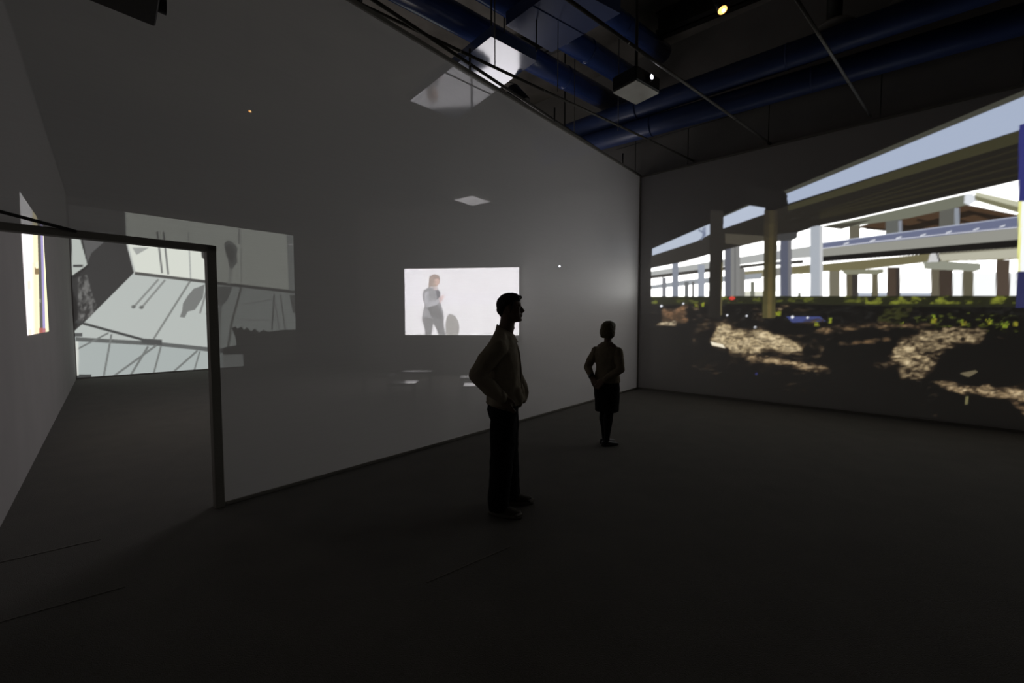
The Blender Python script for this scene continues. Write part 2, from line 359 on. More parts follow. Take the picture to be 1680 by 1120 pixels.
def picture(name, P, d, n, length, z0, z1, nu, nv, cv, strength, label, ease=None, base=WALLC):
    """a projected picture: a thin lit rectangle lying on a wall, start P, along d, facing n"""
    us = np.linspace(0, 1, nu+1)
    if ease: us = us**ease
    us = us*length; zs = np.linspace(z0, z1, nv+1)
    U, Zg = np.meshgrid(us, zs); V = P[None, None]+U[..., None]*d+Zg[..., None]*Z+n*0.006
    V = V.reshape(-1, 3); px, py = proj(V); col = cv.sample(px, py)
    k = nu+1; fs = []
    for r in range(nv):
        for c in range(nu): q = r*k+c; fs.append((q, q+1, q+1+k, q+k))
    # rim: back plate so that the picture is a real thin slab
    q = len(V); back = [P+d*u+Z*z+n*0.001 for u, z in ((0, z0), (length, z0), (length, z1), (0, z1))]
    V = np.vstack([V, back]); col = np.vstack([col, np.zeros((4, 3))]); fs.append((q+3, q+2, q+1, q))
    me = bpy.data.meshes.new(name); me.from_pydata(V.tolist(), [], fs)
    at_ = me.color_attributes.new('picture', 'FLOAT_COLOR', 'POINT')
    at_.data.foreach_set('color', np.hstack([col, np.ones((len(col), 1))]).astype(np.float32).ravel())
    me.materials.append(image_mat(name+'_light', strength, base)); o = bpy.data.objects.new(name, me); COL.objects.link(o)
    if o.data.polygons[0].normal.dot(Vector(tuple(n))) < 0: me.flip_normals()
    return tag(o, label, 'projection')

# --- motorway picture on the right wall
cv = Canvas(1050, -120, 2150, 800, 2)
w2 = [255, 255, 252]
SKY = np.array([3.2, 3.2, 3.1])
def sky(poly, k=1.0):
    sl, m = cv.mask(poly); cv.a[sl] = np.where(m[..., None], SKY*k, cv.a[sl])
sky([(1068, 440), (1120, 430), (1165, 417), (1215, 404), (1300, 384), (1345, 370), (1395, 360), (1680, 294), (2150, 185), (2150, 488), (1068, 488)])
# far landscape on the horizon
cv.rect(1560, 447, 1672, 488, (222, 226, 226), .9); cv.rect(1405, 480, 1530, 488, (175, 182, 195)); cv.rect(1205, 478, 1255, 488, (215, 215, 200))
# upper deck: girders and brown underside at the right
cv.poly([(1400, 373), (1575, 333), (1700, 358), (1900, 390), (1900, 408), (1700, 372), (1470, 380)], (70, 52, 36))
for q in range(5): cv.line([(1420+q*42, 374-q*7), (1500+q*42, 382-q*2)], 4, (38, 28, 20))
cv.poly([(1460, 378), (1590, 345), (1680, 362), (1680, 368), (1600, 352), (1480, 382)], (28, 22, 16), .9)
cv.poly([(1600, 314), (1672, 330), (1900, 372), (1900, 392), (1672, 346), (1600, 326)], (192, 192, 168))
cv.poly([(1600, 321), (1672, 340), (1900, 384), (1900, 398), (1672, 350), (1600, 329)], (120, 118, 92))
# far left decks
cv.poly([(1068, 445), (1165, 429), (1280, 411), (1345, 401), (1345, 421), (1280, 426), (1165, 440), (1068, 452)], (172, 174, 172))
cv.poly([(1068, 452), (1165, 440), (1252, 431), (1318, 426), (1318, 432), (1252, 436), (1165, 446), (1068, 457)], (60, 58, 55))
cv.poly([(1200, 447), (1300, 437), (1345, 432), (1345, 448), (1300, 450), (1200, 458)], (132, 126, 98))
cv.poly([(1068, 468), (1120, 460), (1165, 455), (1200, 452), (1250, 448), (1250, 457), (1165, 464), (1068, 474)], (150, 155, 160))
# piers
for x0, x1, y0, y1, c in ((1086, 1093, 455, 488, (120, 122, 128)), (1103, 1113, 428, 490, (128, 134, 146)), (1123, 1130, 462, 488, (105, 108, 110)), (1135, 1139, 462, 488, (100, 100, 100)),
        (1145, 1156, 434, 490, (150, 156, 168)), (1214, 1222, 440, 488, (120, 120, 116)), (1231, 1238, 462, 492, (110, 112, 100)), (1309, 1314, 480, 488, (90, 95, 80)),
        (1393, 1411, 368, 395, (98, 94, 80)), (1453, 1480, 360, 387, (94, 96, 92)), (1541, 1574, 341, 374, (92, 92, 86)),
        (1360, 1378, 440, 489, (112, 108, 92)), (1388, 1408, 448, 489, (86, 80, 62)), (1398, 1408, 448, 489, (52, 48, 44)), (1430, 1441, 448, 489, (96, 90, 70)),
        (1455, 1477, 438, 490, (70, 58, 48)), (1527, 1541, 441, 490, (98, 92, 76)), (1541, 1563, 441, 489, (60, 50, 42)), (1579, 1597, 441, 490, (92, 88, 70)), (1634, 1657, 426, 485, (78, 66, 56)),
        (1470, 1477, 438, 490, (50, 44, 40)), (1566, 1574, 341, 374, (140, 146, 155)), (1474, 1480, 362, 387, (135, 140, 150))):
    cv.rect(x0, y0, x1, y1, c)
# middle road with blue-grey rail
cv.poly([(1300, 438), (1400, 428), (1525, 416), (1700, 400), (1900, 385), (1900, 410), (1700, 424), (1520, 430), (1410, 443), (1300, 447)], (112, 106, 76))
cv.poly([(1532, 414), (1700, 400), (1900, 385), (1900, 407), (1700, 422), (1545, 428)], (182, 180, 162))
cv.line([(1535, 417), (1700, 405)], 1.5, (95, 90, 70))
cv.poly([(1345, 420), (1680, 390), (1900, 372), (1900, 392), (1680, 405), (1420, 424), (1345, 430)], (14, 13, 12))
cv.poly([(1345, 405), (1680, 370), (1900, 350), (1900, 374), (1680, 392), (1345, 421)], (146, 146, 138))
cv.poly([(1345, 399), (1675, 354), (1900, 328), (1900, 352), (1675, 373), (1345, 408)], (104, 110, 136))
cv.line([(1345, 399), (1675, 355), (1900, 328)], 1.6, (178, 184, 200)); cv.line([(1345, 408), (1430, 397), (1550, 384), (1675, 372), (1900, 350)], 1.4, (210, 212, 222))
for x in (1384, 1427, 1470, 1510, 1552, 1597, 1640): cv.line([(x, 405-(x-1345)*.11), (x+9, 402-(x-1345)*.11)], 2.4, (225, 228, 235), .8)
# lower pier caps
cv.poly([(1514, 430), (1525, 427), (1610, 432), (1609, 442), (1600, 445), (1516, 441)], (142, 144, 130)); cv.poly([(1380, 443), (1450, 441), (1450, 447), (1440, 450), (1386, 450)], (128, 128, 108))
cv.poly([(1526, 416), (1540, 415), (1543, 429), (1522, 430)], (205, 205, 205)); cv.line([(1537, 415), (1542, 429)], 3, (40, 36, 30))
# upper pier cap
cv.poly([(1345, 372), (1400, 360), (1590, 317), (1601, 321), (1600, 330), (1588, 336), (1490, 358), (1385, 373)], (112, 114, 100))
cv.poly([(1345, 372), (1395, 365), (1430, 360), (1395, 372), (1380, 376)], (62, 60, 50)); cv.poly([(1583, 319), (1597, 317), (1601, 330), (1590, 337), (1582, 333)], (222, 226, 232))
# near piers at middle
cv.rect(1189, 392, 1199, 492, (92, 94, 104)); cv.rect(1199, 392, 1214, 492, (126, 126, 124)); cv.rect(1205, 392, 1207, 492, (100, 100, 100))
cv.rect(1280, 393, 1299, 491, (84, 88, 104)); cv.rect(1293, 393, 1299, 491, (112, 112, 116)); cv.rect(1272, 402, 1280, 490, (140, 142, 150), .5)
cv.rect(1329, 370, 1349, 492, (168, 174, 182)); cv.rect(1345, 370, 1350, 492, (196, 198, 200))
# dark underside of the near deck
und = (26, 24, 19)
cv.poly([(1068, 419), (1165, 383), (1165, 416), (1120, 430), (1068, 437)], (36, 34, 30))
cv.poly([(1184, 375), (1255, 350), (1293, 336), (1680, 211), (2150, 60), (2150, 185), (1680, 294), (1395, 358), (1345, 369), (1300, 380), (1215, 403), (1184, 411)], und)
cv.poly([(1293, 337), (1680, 212), (2150, 60), (2150, 85), (1680, 232), (1293, 346)], (54, 52, 34))
for q in range(4): cv.poly([(1345, 346-q*2+q*5), (1680, 240+q*14), (2150, 92+q*22), (2150, 97+q*22), (1680, 243+q*14), (1345, 348+q*4)], (40, 37, 24), .8)
cv.poly([(1190, 383), (1255, 387), (1255, 395), (1215, 402), (1190, 399)], (66, 62, 52)); cv.poly([(1272, 385), (1309, 380), (1308, 390), (1300, 394), (1272, 396)], (56, 56, 56))
# bright parapet
par = (166, 178, 200)
cv.poly([(1070, 408), (1165, 367), (1165, 384), (1142, 396), (1070, 419)], (180, 190, 206)); cv.line([(1146, 377), (1157, 383), (1150, 393)], 3, (120, 130, 150)); cv.poly([(1152, 374), (1158, 372), (1158, 388), (1152, 388)], (110, 120, 145), .7)
cv.poly([(1186, 356), (1230, 337), (1255, 341), (1255, 351), (1186, 375)], (180, 190, 208)); cv.line([(1186, 355), (1235, 333)], 2, (60, 60, 52))
cv.poly([(1286, 313), (1680, 148), (2150, -50), (2150, -30), (1680, 160), (1291, 319)], (62, 62, 54))
cv.poly([(1290, 318), (1680, 158), (2150, -35), (2150, 45), (1680, 211), (1293, 334)], par)
# black of the near columns' heads
cv.poly([(1224, 306), (1284, 312), (1292, 320), (1291, 334), (1276, 340), (1254, 340), (1228, 336)], (6, 6, 5))
# ground
cv.poly([(1068, 487), (2150, 487), (2150, 800), (1068, 800)], (4, 4, 3))
nA = noise2(cv.h, cv.w, 14, 3, 4, 1.8); nB = noise2(cv.h, cv.w, 7, 11, 3, 2.2); nC = noise2(cv.h, cv.w, 40, 31, 3, 2.0)
def ramp(n, a, b_): return np.clip((n-a)/(b_-a), 0, 1)
cv.poly([(1068, 486), (2150, 484), (2150, 506), (1500, 503), (1290, 498), (1068, 500)], (30, 32, 16))
cv.poly([(1068, 486), (2150, 483), (2150, 500), (1500, 498), (1290, 495), (1068, 498)], (112, 118, 42), .8, ramp(nA, .52, .80))
cv.poly([(1420, 488), (1665, 484), (1665, 498), (1420, 499)], (132, 138, 46), .8, ramp(nA, .46, .74))
cv.poly([(1068, 497), (2150, 500), (2150, 540), (1350, 530), (1068, 520)], (34, 34, 32), .6, ramp(nB, .55, .8))
cv.poly([(1290, 519), (1345, 519), (1355, 527), (1300, 529)], (66, 76, 130), .85)
for x, y, r in ((1300, 520, 2.4), (1325, 521, 1.8), (1121, 498, 1.6), (1085, 502, 2), (1239, 537, 2.2), (1193, 517, 1.5), (1225, 518, 1.5)): cv.ell(x, y, r, r, (235, 238, 245))
for x, y, r in ((1143, 502, 3), (1154, 501, 3), (1278, 516, 4), (1362, 528, 4), (1341, 533, 4), (1530, 528, 5), (1532, 520, 3), (1580, 532, 5), (1624, 530, 5), (1650, 536, 6), (1668, 533, 4), (1480, 534, 4), (1700, 535, 6), (1740, 530, 6)):
    for q in range(6):
        a = rng.rand()*1.6-2.4; l = r*(.8+rng.rand()); cv.line([(x+rng.randn()*r*.5, y+2), (x+math.cos(a)*l+rng.randn(), y+math.sin(a)*l)], 1.6, (110+rng.randint(50), 120+rng.randint(40), 40), .8)
cv.poly([(1440, 505), (1500, 500), (1480, 540), (1440, 535)], (50, 52, 18), .8, ramp(nB, .45, .7)); cv.poly([(1500, 520), (1580, 510), (1690, 520), (1690, 545), (1500, 542)], (92, 100, 28), .7, ramp(nB, .58, .82))
cv.ell(1201, 489, 5, 3, (205, 60, 50))
nS1 = noise2(cv.h, cv.w, 9, 51, 3, 2.8); nS2 = noise2(cv.h, cv.w, 22, 61, 4, 2.0); ridge = 1-np.abs(2*nS1-1)*2.2; nF = noise2(cv.h, cv.w, 6, 77, 3, 1.7); fine = ramp(nF, .40, .58)
def soft(poly, r):
    m = np.zeros((cv.h, cv.w)); sl, k = cv.mask(poly); m[sl] = k
    xs, ys = [p[0] for p in poly], [p[1] for p in poly]
    j0, j1 = max(0, int((min(ys)-cv.y0)*2)-60), min(cv.h, int((max(ys)-cv.y0)*2)+60); i0, i1 = max(0, int((min(xs)-cv.x0)*2)-60), min(cv.w, int((max(xs)-cv.x0)*2)+60)
    q = m[j0:j1, i0:i1]
    for _ in range(3):
        for ax in (0, 1):
            c = np.cumsum(np.pad(q, [(r+1, r) if a == ax else (0, 0) for a in (0, 1)], 'edge'), axis=ax)
            q = (c[2*r+1:]-c[:-2*r-1])/(2*r+1) if ax == 0 else (c[:, 2*r+1:]-c[:, :-2*r-1])/(2*r+1)
    return (slice(j0, j1), slice(i0, i1)), q
def dirt(poly, lo=.47, hi=.66, col=(196, 176, 136), a=.9, r=6):
    sl, q = soft(poly, r); base = nS2[sl]*.5+nS1[sl]*.25+nB[sl]*.25+(q-1)*.38+.085; rd = np.clip(ridge[sl], 0, 1)
    for c, l, h, w in (((44, 35, 25), lo-.10, lo+.04, .9), ((112, 88, 62), lo-.02, hi, .8*a), (col, lo+.03, hi+.02, a), ((228, 208, 168), hi, hi+.14, a)):
        t = np.clip(ramp(base, l, h)*w*(.35+.65*rd)*(.45+.65*fine[sl]) if l > lo-.05 else ramp(base, l, h)*w, 0, 1)[..., None]; cv.a[sl] = cv.a[sl]*(1-t)+lin(c)*t
dirt([(1084, 505), (1128, 500), (1130, 530), (1100, 537), (1083, 530)], .46, .7, (150, 110, 78))
dirt([(1068, 533), (1090, 524), (1130, 526), (1110, 535), (1070, 537)], .45, .6, (205, 190, 160))
dirt([(1180, 530), (1205, 538), (1245, 541), (1285, 551), (1322, 573), (1308, 580), (1262, 574), (1228, 584), (1190, 573), (1166, 564), (1168, 550)], .34, .54)
cv.poly([(1166, 560), (1186, 565), (1190, 571), (1168, 566)], (240, 230, 205))
dirt([(1222, 578), (1300, 592), (1362, 600), (1367, 611), (1345, 613), (1290, 600), (1225, 592)], .44, .62, (190, 165, 125))
dirt([(1322, 546), (1352, 535), (1430, 528), (1520, 528), (1550, 537), (1470, 540), (1400, 541), (1335, 549)], .48, .68, (170, 140, 100))
dirt([(1364, 560), (1460, 553), (1470, 562), (1380, 567)], .52, .70, (130, 100, 66))
dirt([(1422, 600), (1462, 590), (1468, 563), (1490, 548), (1560, 534), (1625, 538), (1612, 560), (1572, 566), (1545, 585), (1532, 610), (1508, 625), (1480, 622), (1470, 606)], .46, .66)
dirt([(1522, 622), (1560, 628), (1620, 632), (1690, 640), (1760, 640), (1800, 660), (1720, 668), (1640, 655), (1570, 645)], .46, .66, (190, 165, 125))
dirt([(1650, 655), (1760, 660), (1800, 700), (1690, 690)], .55, .75, (130, 105, 75))
cv.poly([(1575, 612), (1600, 607), (1604, 610), (1590, 618), (1584, 617)], (120, 110, 85), .7); cv.line([(1585, 663), (1587, 650)], 4, (110, 105, 70)); cv.ell(1241, 613, 2, 2, (40, 44, 90))
# near columns
for q in range(8):
    y0 = 345+q*22; y1 = y0+22.5
    cv.rect(1165-q*.4, y0, 1187-q*.4, y1, (28-q, 26-q, 22-q)); cv.rect(1254-q*.4, y0, 1276-q*.6, y1, (38+q*5, 33+q*5, 24+q*2))
    cv.rect(1262-q*.4, y0, 1270-q*.6, y1, (48+q*7, 43+q*6, 28+q*3))
cv.line([(1185, 430), (1183, 517)], 2.5, (105, 96, 62), .7)
cv.poly([(1672, 205), (1700, 198), (1700, 500), (1668, 500)], (46, 48, 110)); cv.poly([(1671, 330), (1678, 330), (1676, 445), (1669, 445)], (238, 238, 150)); cv.poly([(1676, 330), (1700, 330), (1700, 445), (1674, 445)], (250, 252, 255)); cv.poly([(1668, 445), (1700, 445), (1700, 505), (1667, 505)], (40, 42, 80))
cv.a[:, cv.X < 1068.5] = 0
cv.blur(3)
zH1, zH0 = 4.83, 0.06
s0 = np.linalg.norm(inter(B, dR, O*np.array([1,1,0]), unit(np.array([(1066-840)/690., 1, 0])))-B)
picture('motorway_projection', B+dR*s0, dR, nR, 6.25, zH0, zH1, 400, 330, cv, L_HIGHWAY, 'wide colour projection of raised motorways over muddy ground filling the right wall', 1.0, (0.56, 0.54, 0.53))

# --- two-tone deck picture on the back wall
cv = Canvas(100, 320, 500, 650, 3)
lt = (188, 194, 190)
cv.poly([(100, 300), (500, 300), (500, 660), (100, 660)], lt); cv.poly([(205, 300), (500, 300), (500, 482), (346, 463), (220, 448), (208, 400)], (222, 226, 216))
cv.poly([(100, 550), (260, 566), (360, 577), (500, 590), (500, 660), (100, 660)], (174, 182, 180)); nA = noise2(cv.h, cv.w, 18, 5, 4, .6)
cv.poly([(100, 300), (203, 300), (206, 380), (209, 402), (220, 447), (138, 529), (124, 541), (100, 560)], (52, 52, 52))
cv.poly([(134, 380), (190, 380), (150, 415), (143, 432)], (92, 92, 92), .9)
cv.poly([(128, 455), (142, 448), (150, 478), (158, 500), (150, 520), (128, 530)], (120, 120, 118), .9, ramp(nA, .35, .7))
cv.poly([(118, 380), (131, 380), (144, 434), (118, 452)], (186, 192, 186)); cv.line([(132, 390), (145, 436)], 2, (40, 40, 40)); cv.line([(120, 436), (136, 436)], 4, (70, 70, 70)); cv.line([(120, 456), (146, 434)], 4, (40, 40, 40))
cv.poly([(118, 470), (128, 500), (126, 540), (118, 545)], (30, 30, 30))
cv.line([(209, 400), (221, 446)], 3, (190, 194, 190)); cv.poly([(217, 406), (245, 406), (224, 418)], (165, 168, 164))
cv.line([(258, 380), (266, 448)], 3.2, (120, 122, 120)); cv.line([(268, 380), (276, 450)], 3.2, (120, 122, 120)); cv.line([(309, 380), (313, 458)], 2.2, (170, 174, 170)); cv.line([(395, 372), (396, 466)], 1.6, (185, 188, 182))
cv.line([(221, 448), (346, 463), (484, 479)], 5, (84, 84, 82))
for p in ([(260, 458), (218, 505)], [(271, 459), (231, 506)]): cv.line(p, 3.4, (140, 143, 140))
cv.ell(219, 503, 4, 3, (95, 97, 95), .8); cv.ell(232, 504, 4, 3, (95, 97, 95), .8)
cv.line([(312, 461), (252, 556)], 3.4, (132, 135, 132))
cv.poly([(336, 466), (333, 488), (320, 508), (308, 511), (303, 521), (295, 520), (299, 509), (300, 498), (308, 485), (318, 473), (325, 471)], (122, 124, 122))
for p in ([(342, 466), (328, 514)], [(352, 470), (339, 516)]): cv.line(p, 3.4, (140, 142, 140))
cv.poly([(329, 405), (346, 405), (346, 455), (342, 455), (338, 428), (331, 422)], (62, 62, 60)); cv.line([(337, 415), (341, 440)], 2, (170, 170, 168)); cv.line([(344, 412), (344, 452)], 1.5, (190, 190, 188))
cv.line([(124, 527), (190, 545), (257, 563), (346, 575), (400, 580)], 4.2, (62, 64, 64)); cv.line([(124, 556), (259, 564), (346, 573), (400, 577)], 6.5, (96, 99, 98)); cv.poly([(232, 555), (266, 557), (266, 566), (232, 563)], (76, 78, 78)); cv.rect(121, 546, 135, 552, (84, 86, 86))
for p, w in (([(178, 546), (124, 574)], 2.8), ([(183, 548), (170, 618)], 3.2), ([(257, 566), (185, 618)], 3.4), ([(243, 568), (214, 616)], 3.6), ([(264, 568), (252, 613)], 3.0), ([(324, 575), (282, 612)], 3.2), ([(328, 576), (318, 610)], 2.6)): cv.line(p, w, (118, 122, 120))
cv.rect(120, 614, 150, 624, (62, 64, 64)); cv.line([(130, 621), (350, 607)], 1.6, (240, 244, 238)); cv.rect(121, 560, 129, 616, (226, 228, 220), .8)
# part seen through the sheet
cv.poly([(368, 398), (374, 394), (380, 396), (387, 402), (390, 410), (388, 420), (390, 430), (384, 437), (381, 443), (376, 438), (374, 426), (371, 418), (368, 406)], (120, 122, 120), .9); cv.poly([(370, 404), (376, 400), (383, 406), (386, 418), (381, 432), (376, 426), (372, 414)], (88, 90, 88), .8); cv.line([(379, 440), (376, 466)], 6, (185, 188, 182), .8)
cv.poly([(357, 470), (381, 470), (374, 492), (362, 503), (357, 500)], (110, 112, 110), .9); cv.line([(396, 470), (380, 530), (374, 570)], 4, (120, 122, 118))
cv.poly([(358, 505), (364, 500), (361, 570), (357, 570)], (110, 112, 110), .6)
cv.line([(392, 372), (392, 400)], 2, (150, 150, 150)); cv.line([(450, 483), (446, 540)], 3, (120, 122, 120)); cv.line([(460, 484), (468, 540)], 2.4, (140, 142, 140)); cv.line([(450, 490), (458, 540)], 2, (150, 150, 150)); cv.line([(394, 500), (450, 490)], 1.6, (160, 162, 160)); cv.line([(394, 524), (450, 526)], 1.6, (165, 165, 165))
cv.poly([(470, 384), (490, 386), (490, 478), (474, 476)], (150, 155, 155), .8); cv.poly([(472, 400), (490, 400), (490, 404), (472, 402)], (210, 212, 210)); cv.poly([(475, 483), (490, 484), (490, 516), (480, 512)], (90, 92, 90), .9)
cv.poly([(380, 538), (386, 535), (390, 539), (396, 535), (400, 541), (405, 537), (412, 543), (418, 539), (425, 545), (432, 541), (440, 544), (462, 541), (490, 540), (490, 660), (357, 660), (357, 604), (400, 600), (398, 580), (366, 584), (366, 570), (388, 566), (386, 552)], (34, 34, 32)); cv.rect(366, 581, 399, 602, (150, 152, 150), .8)
cv.blur(3)
pD = D; sD0 = 0.02; nBk = np.array([-dBk[1], dBk[0], 0]); nBk = nBk if np.dot(nBk, O-D) > 0 else -nBk
sD1 = np.linalg.norm(inter(D, dBk, O*np.array([1,1,0]), unit(np.array([(485-840)/690., 1, 0])))-D)
pt = on_plane(350, 368, D, nBk)
picture('deck_projection', D+dBk*sD0, dBk, nBk, sD1-sD0, 0.04, pt[2], 260, 220, cv, L_DECK, 'black and white projection of ship deck shadows and railings on the far back wall')

# --- bright picture of a walking figure on the far frontal wall
cv = Canvas(655, 430, 865, 560, 4)
cv.rect(640, 420, 880, 570, (252, 248, 255)); cv.rect(640, 500, 880, 570, (248, 245, 248), .6)
cv.rect(690, 420, 880, 480, (250, 246, 250), .5)
rk = (172, 168, 166)
cv.poly([(733, 520), (737, 515), (743, 516), (748, 520), (752, 527), (754, 538), (752, 549), (748, 556), (736, 556), (731, 545), (731, 530)], rk)
g1, g2, g3 = (166, 164, 168), (142, 140, 142), (190, 188, 194)
cv.poly([(695, 476), (703, 471), (717, 471), (721, 478), (723, 495), (727, 512), (729, 524), (719, 528), (706, 528), (696, 524), (691, 527), (694, 512), (697, 500), (694, 492), (693, 483)], g1)
cv.poly([(696, 520), (713, 522), (711, 530), (707, 556), (697, 556), (697, 540), (693, 526)], g2); cv.poly([(708, 520), (728, 522), (728, 534), (733, 556), (722, 556), (717, 542), (711, 531)], g2)
cv.poly([(701, 505), (718, 500), (727, 518), (724, 524), (708, 520)], (132, 130, 132)); cv.poly([(715, 474), (722, 478), (723, 494), (718, 496)], (128, 126, 132))
cv.poly([(696, 480), (703, 478), (704, 494), (716, 492), (722, 487), (724, 493), (717, 500), (702, 503), (697, 497)], g3); cv.poly([(720, 488), (726, 484), (730, 485), (727, 491), (722, 498)], (226, 202, 202))
cv.ell(713, 460, 9, 10.5, (196, 176, 164)); cv.poly([(704, 455), (712, 449), (720, 452), (722, 457), (713, 459), (710, 470), (703, 471)], (176, 158, 150)); cv.ell(717, 462, 4, 6, (216, 186, 176)); cv.poly([(710, 470), (718, 470), (717, 476), (712, 475)], (215, 200, 200))
for x in (795, 820, 834): cv.line([(x, 436), (x, 556)], 1.5, (240, 236, 240), .7)
cv.blur(6)
dM = unit(MR-ML); nM = np.array([-dM[1], dM[0], 0]); nM = nM if np.dot(nM, O-ML) > 0 else -nM
q0 = on_plane(665, 549, ML, nM); q1 = on_plane(851.5, 549, ML, nM); q2 = on_plane(665, 441, ML, nM)
Pm = q0.copy(); Pm[2] = 0
picture('figure_projection', Pm, dM, nM, np.linalg.norm((q1-q0)[:2]), q0[2], q2[2], 190, 110, cv, L_MAN, 'bright white projection of a person in a suit walking beside a grey rock')

# --- tall strip of colour on the left wall
cv = Canvas(30, 320, 90, 560, 6)
def lerp(s, y): xl = 42+(y-330)*5/218; xr = 74+(y-383)*4/162; return xl+(xr-xl)*s
def sband(s0, s1, y0, y1, col, a=1.0):
    cv.poly([(lerp(s0, y0), y0), (lerp(s1, y0), y0), (lerp(s1, y1), y1), (lerp(s0, y1), y1)], col, a)
sband(-.3, .40, 320, 560, (255, 252, 255)); sband(.34, .62, 320, 560, (242, 228, 186)); sband(.0, .16, 460, 560, (235, 205, 180), .8); sband(.02, .22, 475, 540, (255, 255, 250)); sband(.25, .5, 430, 560, (236, 212, 180), .7)
sband(.60, .78, 320, 560, (70, 70, 60)); sband(.76, .91, 320, 560, (148, 138, 188)); sband(.89, 1.3, 320, 560, (236, 234, 190)); sband(.4, .62, 438, 450, (120, 100, 60)); sband(.45, .6, 430, 440, (255, 245, 200)); sband(.55, .9, 538, 560, (165, 80, 66), .8); sband(.6, .7, 490, 496, (120, 120, 110))
cv.blur(4)
nL = np.array([-dL[1], dL[0], 0]); nL = nL if np.dot(nL, O-E0) > 0 else -nL
l0 = on_plane(42.5, 520, E0, nL); l1 = on_plane(78, 520, E0, nL)
z0 = (on_plane(47, 548, E0, nL)[2]+on_plane(78, 545, E0, nL)[2])/2; z1 = on_plane(42, 330, E0, nL)[2]
Pl = l0.copy(); Pl[2] = 0
picture('tall_projection', Pl, dL, nL, np.linalg.norm((l1-l0)[:2]), z0, z1, 90, 130, cv, L_STRIP, 'narrow bright pale yellow and white projection on the left wall')

# ---------------------------------------------------------------- benches in the far room
def bench(px, py, w, rz, label):                      # px,py: foot of the near right corner of the bench
    p = at(px, py); t = thing('bench', p, label, 'bench', 'low benches in the far room', rz)
    h = .46; dp = .40
    MB().abox(-w, 0, 0, dp, h-.04, h, .004).build('seat', M['bench'], t)
    MB().abox(-.05, -.006, .004, dp-.004, 0, h-.04, .003).build('leg', M['bench'], t)
    MB().abox(-w+.006, -w+.05, .004, dp-.004, 0, h-.04, .003).build('leg', M['bench'], t)
    return t
RZ = math.radians(4)
bench(708, 644, .66, RZ, 'low bench below the bright figure projection, nearest that wall')
bench(682, 670, .52, RZ, 'low bench in front of the one nearest the bright projection')
bench(641, 652, .58, RZ, 'leftmost low bench seen through the partition')
bench(806, 657, .62, RZ, 'low bench behind the man, the farther of the two there')
bench(802, 676, .44, RZ, 'low bench behind the man, the nearer of the two there')

# ---------------------------------------------------------------- projectors
def frame_xf(o, dx, dy): return lambda v: o+dx*v[0]+dy*v[1]+Z*v[2]
def projector(name, corners_px, z, label, body, under, lens_side=None, h=.17, pole_to=7.6, lens_m='lens', lens_r=.028, taper=.0):
    c = np.array([at(x, y, z) for x, y in corners_px]); ctr = c.mean(0)
    ex = unit(c[1]-c[0]); lx = np.linalg.norm(c[1]-c[0])/2; ey = np.cross(Z, ex); ey = ey if np.dot(ey, c[2]-c[1]) > 0 else -ey; ly = abs(np.dot(c[2]-c[1], ey))/2
    t = thing(name, ctr, label, 'projector')
    f = lambda v: np.array(v[0]*ex+v[1]*ey+v[2]*Z)
    MB().box((0, 0, h/2+.012), (lx, 0, 0), (0, ly, 0), (0, 0, h/2), .02).build('body', M[body], t, xf=f)
    MB().box((0, 0, .006), (lx*.97, 0, 0), (0, ly*.97, 0), (0, 0, .006), .004).build('base_plate', M[under], t, xf=f)
    b = MB()
    for q in range(6): b.box((-lx*.5+q*lx*.2, -ly-.002, h*.5), (lx*.06, 0, 0), (0, .003, 0), (0, 0, h*.28))
    b.build('vent', M['steel'], t, xf=f)
    if pole_to:
        MB().box((0, 0, h+.03), (.09, 0, 0), (0, .09, 0), (0, 0, .015), .005).build('mount_plate', M['steel'], t, xf=f)
        MB().tube([(0, 0, h+.03), (0, 0, pole_to-z)], .022, 12).build('pole', M['steel'], t, xf=f)
    if lens_side is not None:
        u = np.array(lens_side, float); base = np.array([u[0]*lx, u[1]*ly, h*.55])
        MB().tube([base-u*.01, base+u*.05], .05, 20).build('lens_barrel', M['black'], t, xf=f)
        MB().tube([base+u*.05, base+u*.054], lens_r, 16).build('lens', M[lens_m], t, xf=f)
    return t
projector('projector', [(1000, 151), (1040, 171), (1086, 155), (1047, 133)], 4.75, 'black projector with pale square underside hanging over the room on a pole', 'black', 'white', (0, 1, 0), h=.20)
projector('projector', [(745, 328), (776, 338), (803, 330), (775, 321)], 4.0, 'projector with lit pale underside seen through the partition above the bright picture', 'white', 'white', (0, 1, 0), h=.15, lens_m='steel')
pk = at(255, 45, 3.5); pu = pk-unit(at(255,45,3.5)-at(262,0,3.5))*0; dA = unit(at(120, 0, 3.5)-pk); dB_ = unit(at(262, 0, 3.5)-pk)
dA = -dS*1.0 if np.dot(-dS, dA) > 0 else dS; dB_ = -dL if np.dot(-dL, dB_) > 0 else dL
t = thing('projector', pk, 'large dark projector hanging at the upper left in front of the partition', 'projector')
g = lambda v: v[0]*dA+v[1]*dB_+v[2]*Z
MB().box((.33, .26, .11), (.33, 0, 0), (0, .26, 0), (0, 0, .11), .008).build('body', M['darkbrown'], t, xf=g)
MB().box((.33, .26, .235), (.1, 0, 0), (0, .1, 0), (0, 0, .015), .004).build('mount_plate', M['steel'], t, xf=g)
MB().tube([(.33, .26, .24), (.33, .26, 4.1)], .022, 12).build('pole', M['steel'], t, xf=g)
MB().tube([(.1, .10, .10), (-.05, .10, .10)], .045, 18).build('lens_barrel', M['black'], t, xf=g)
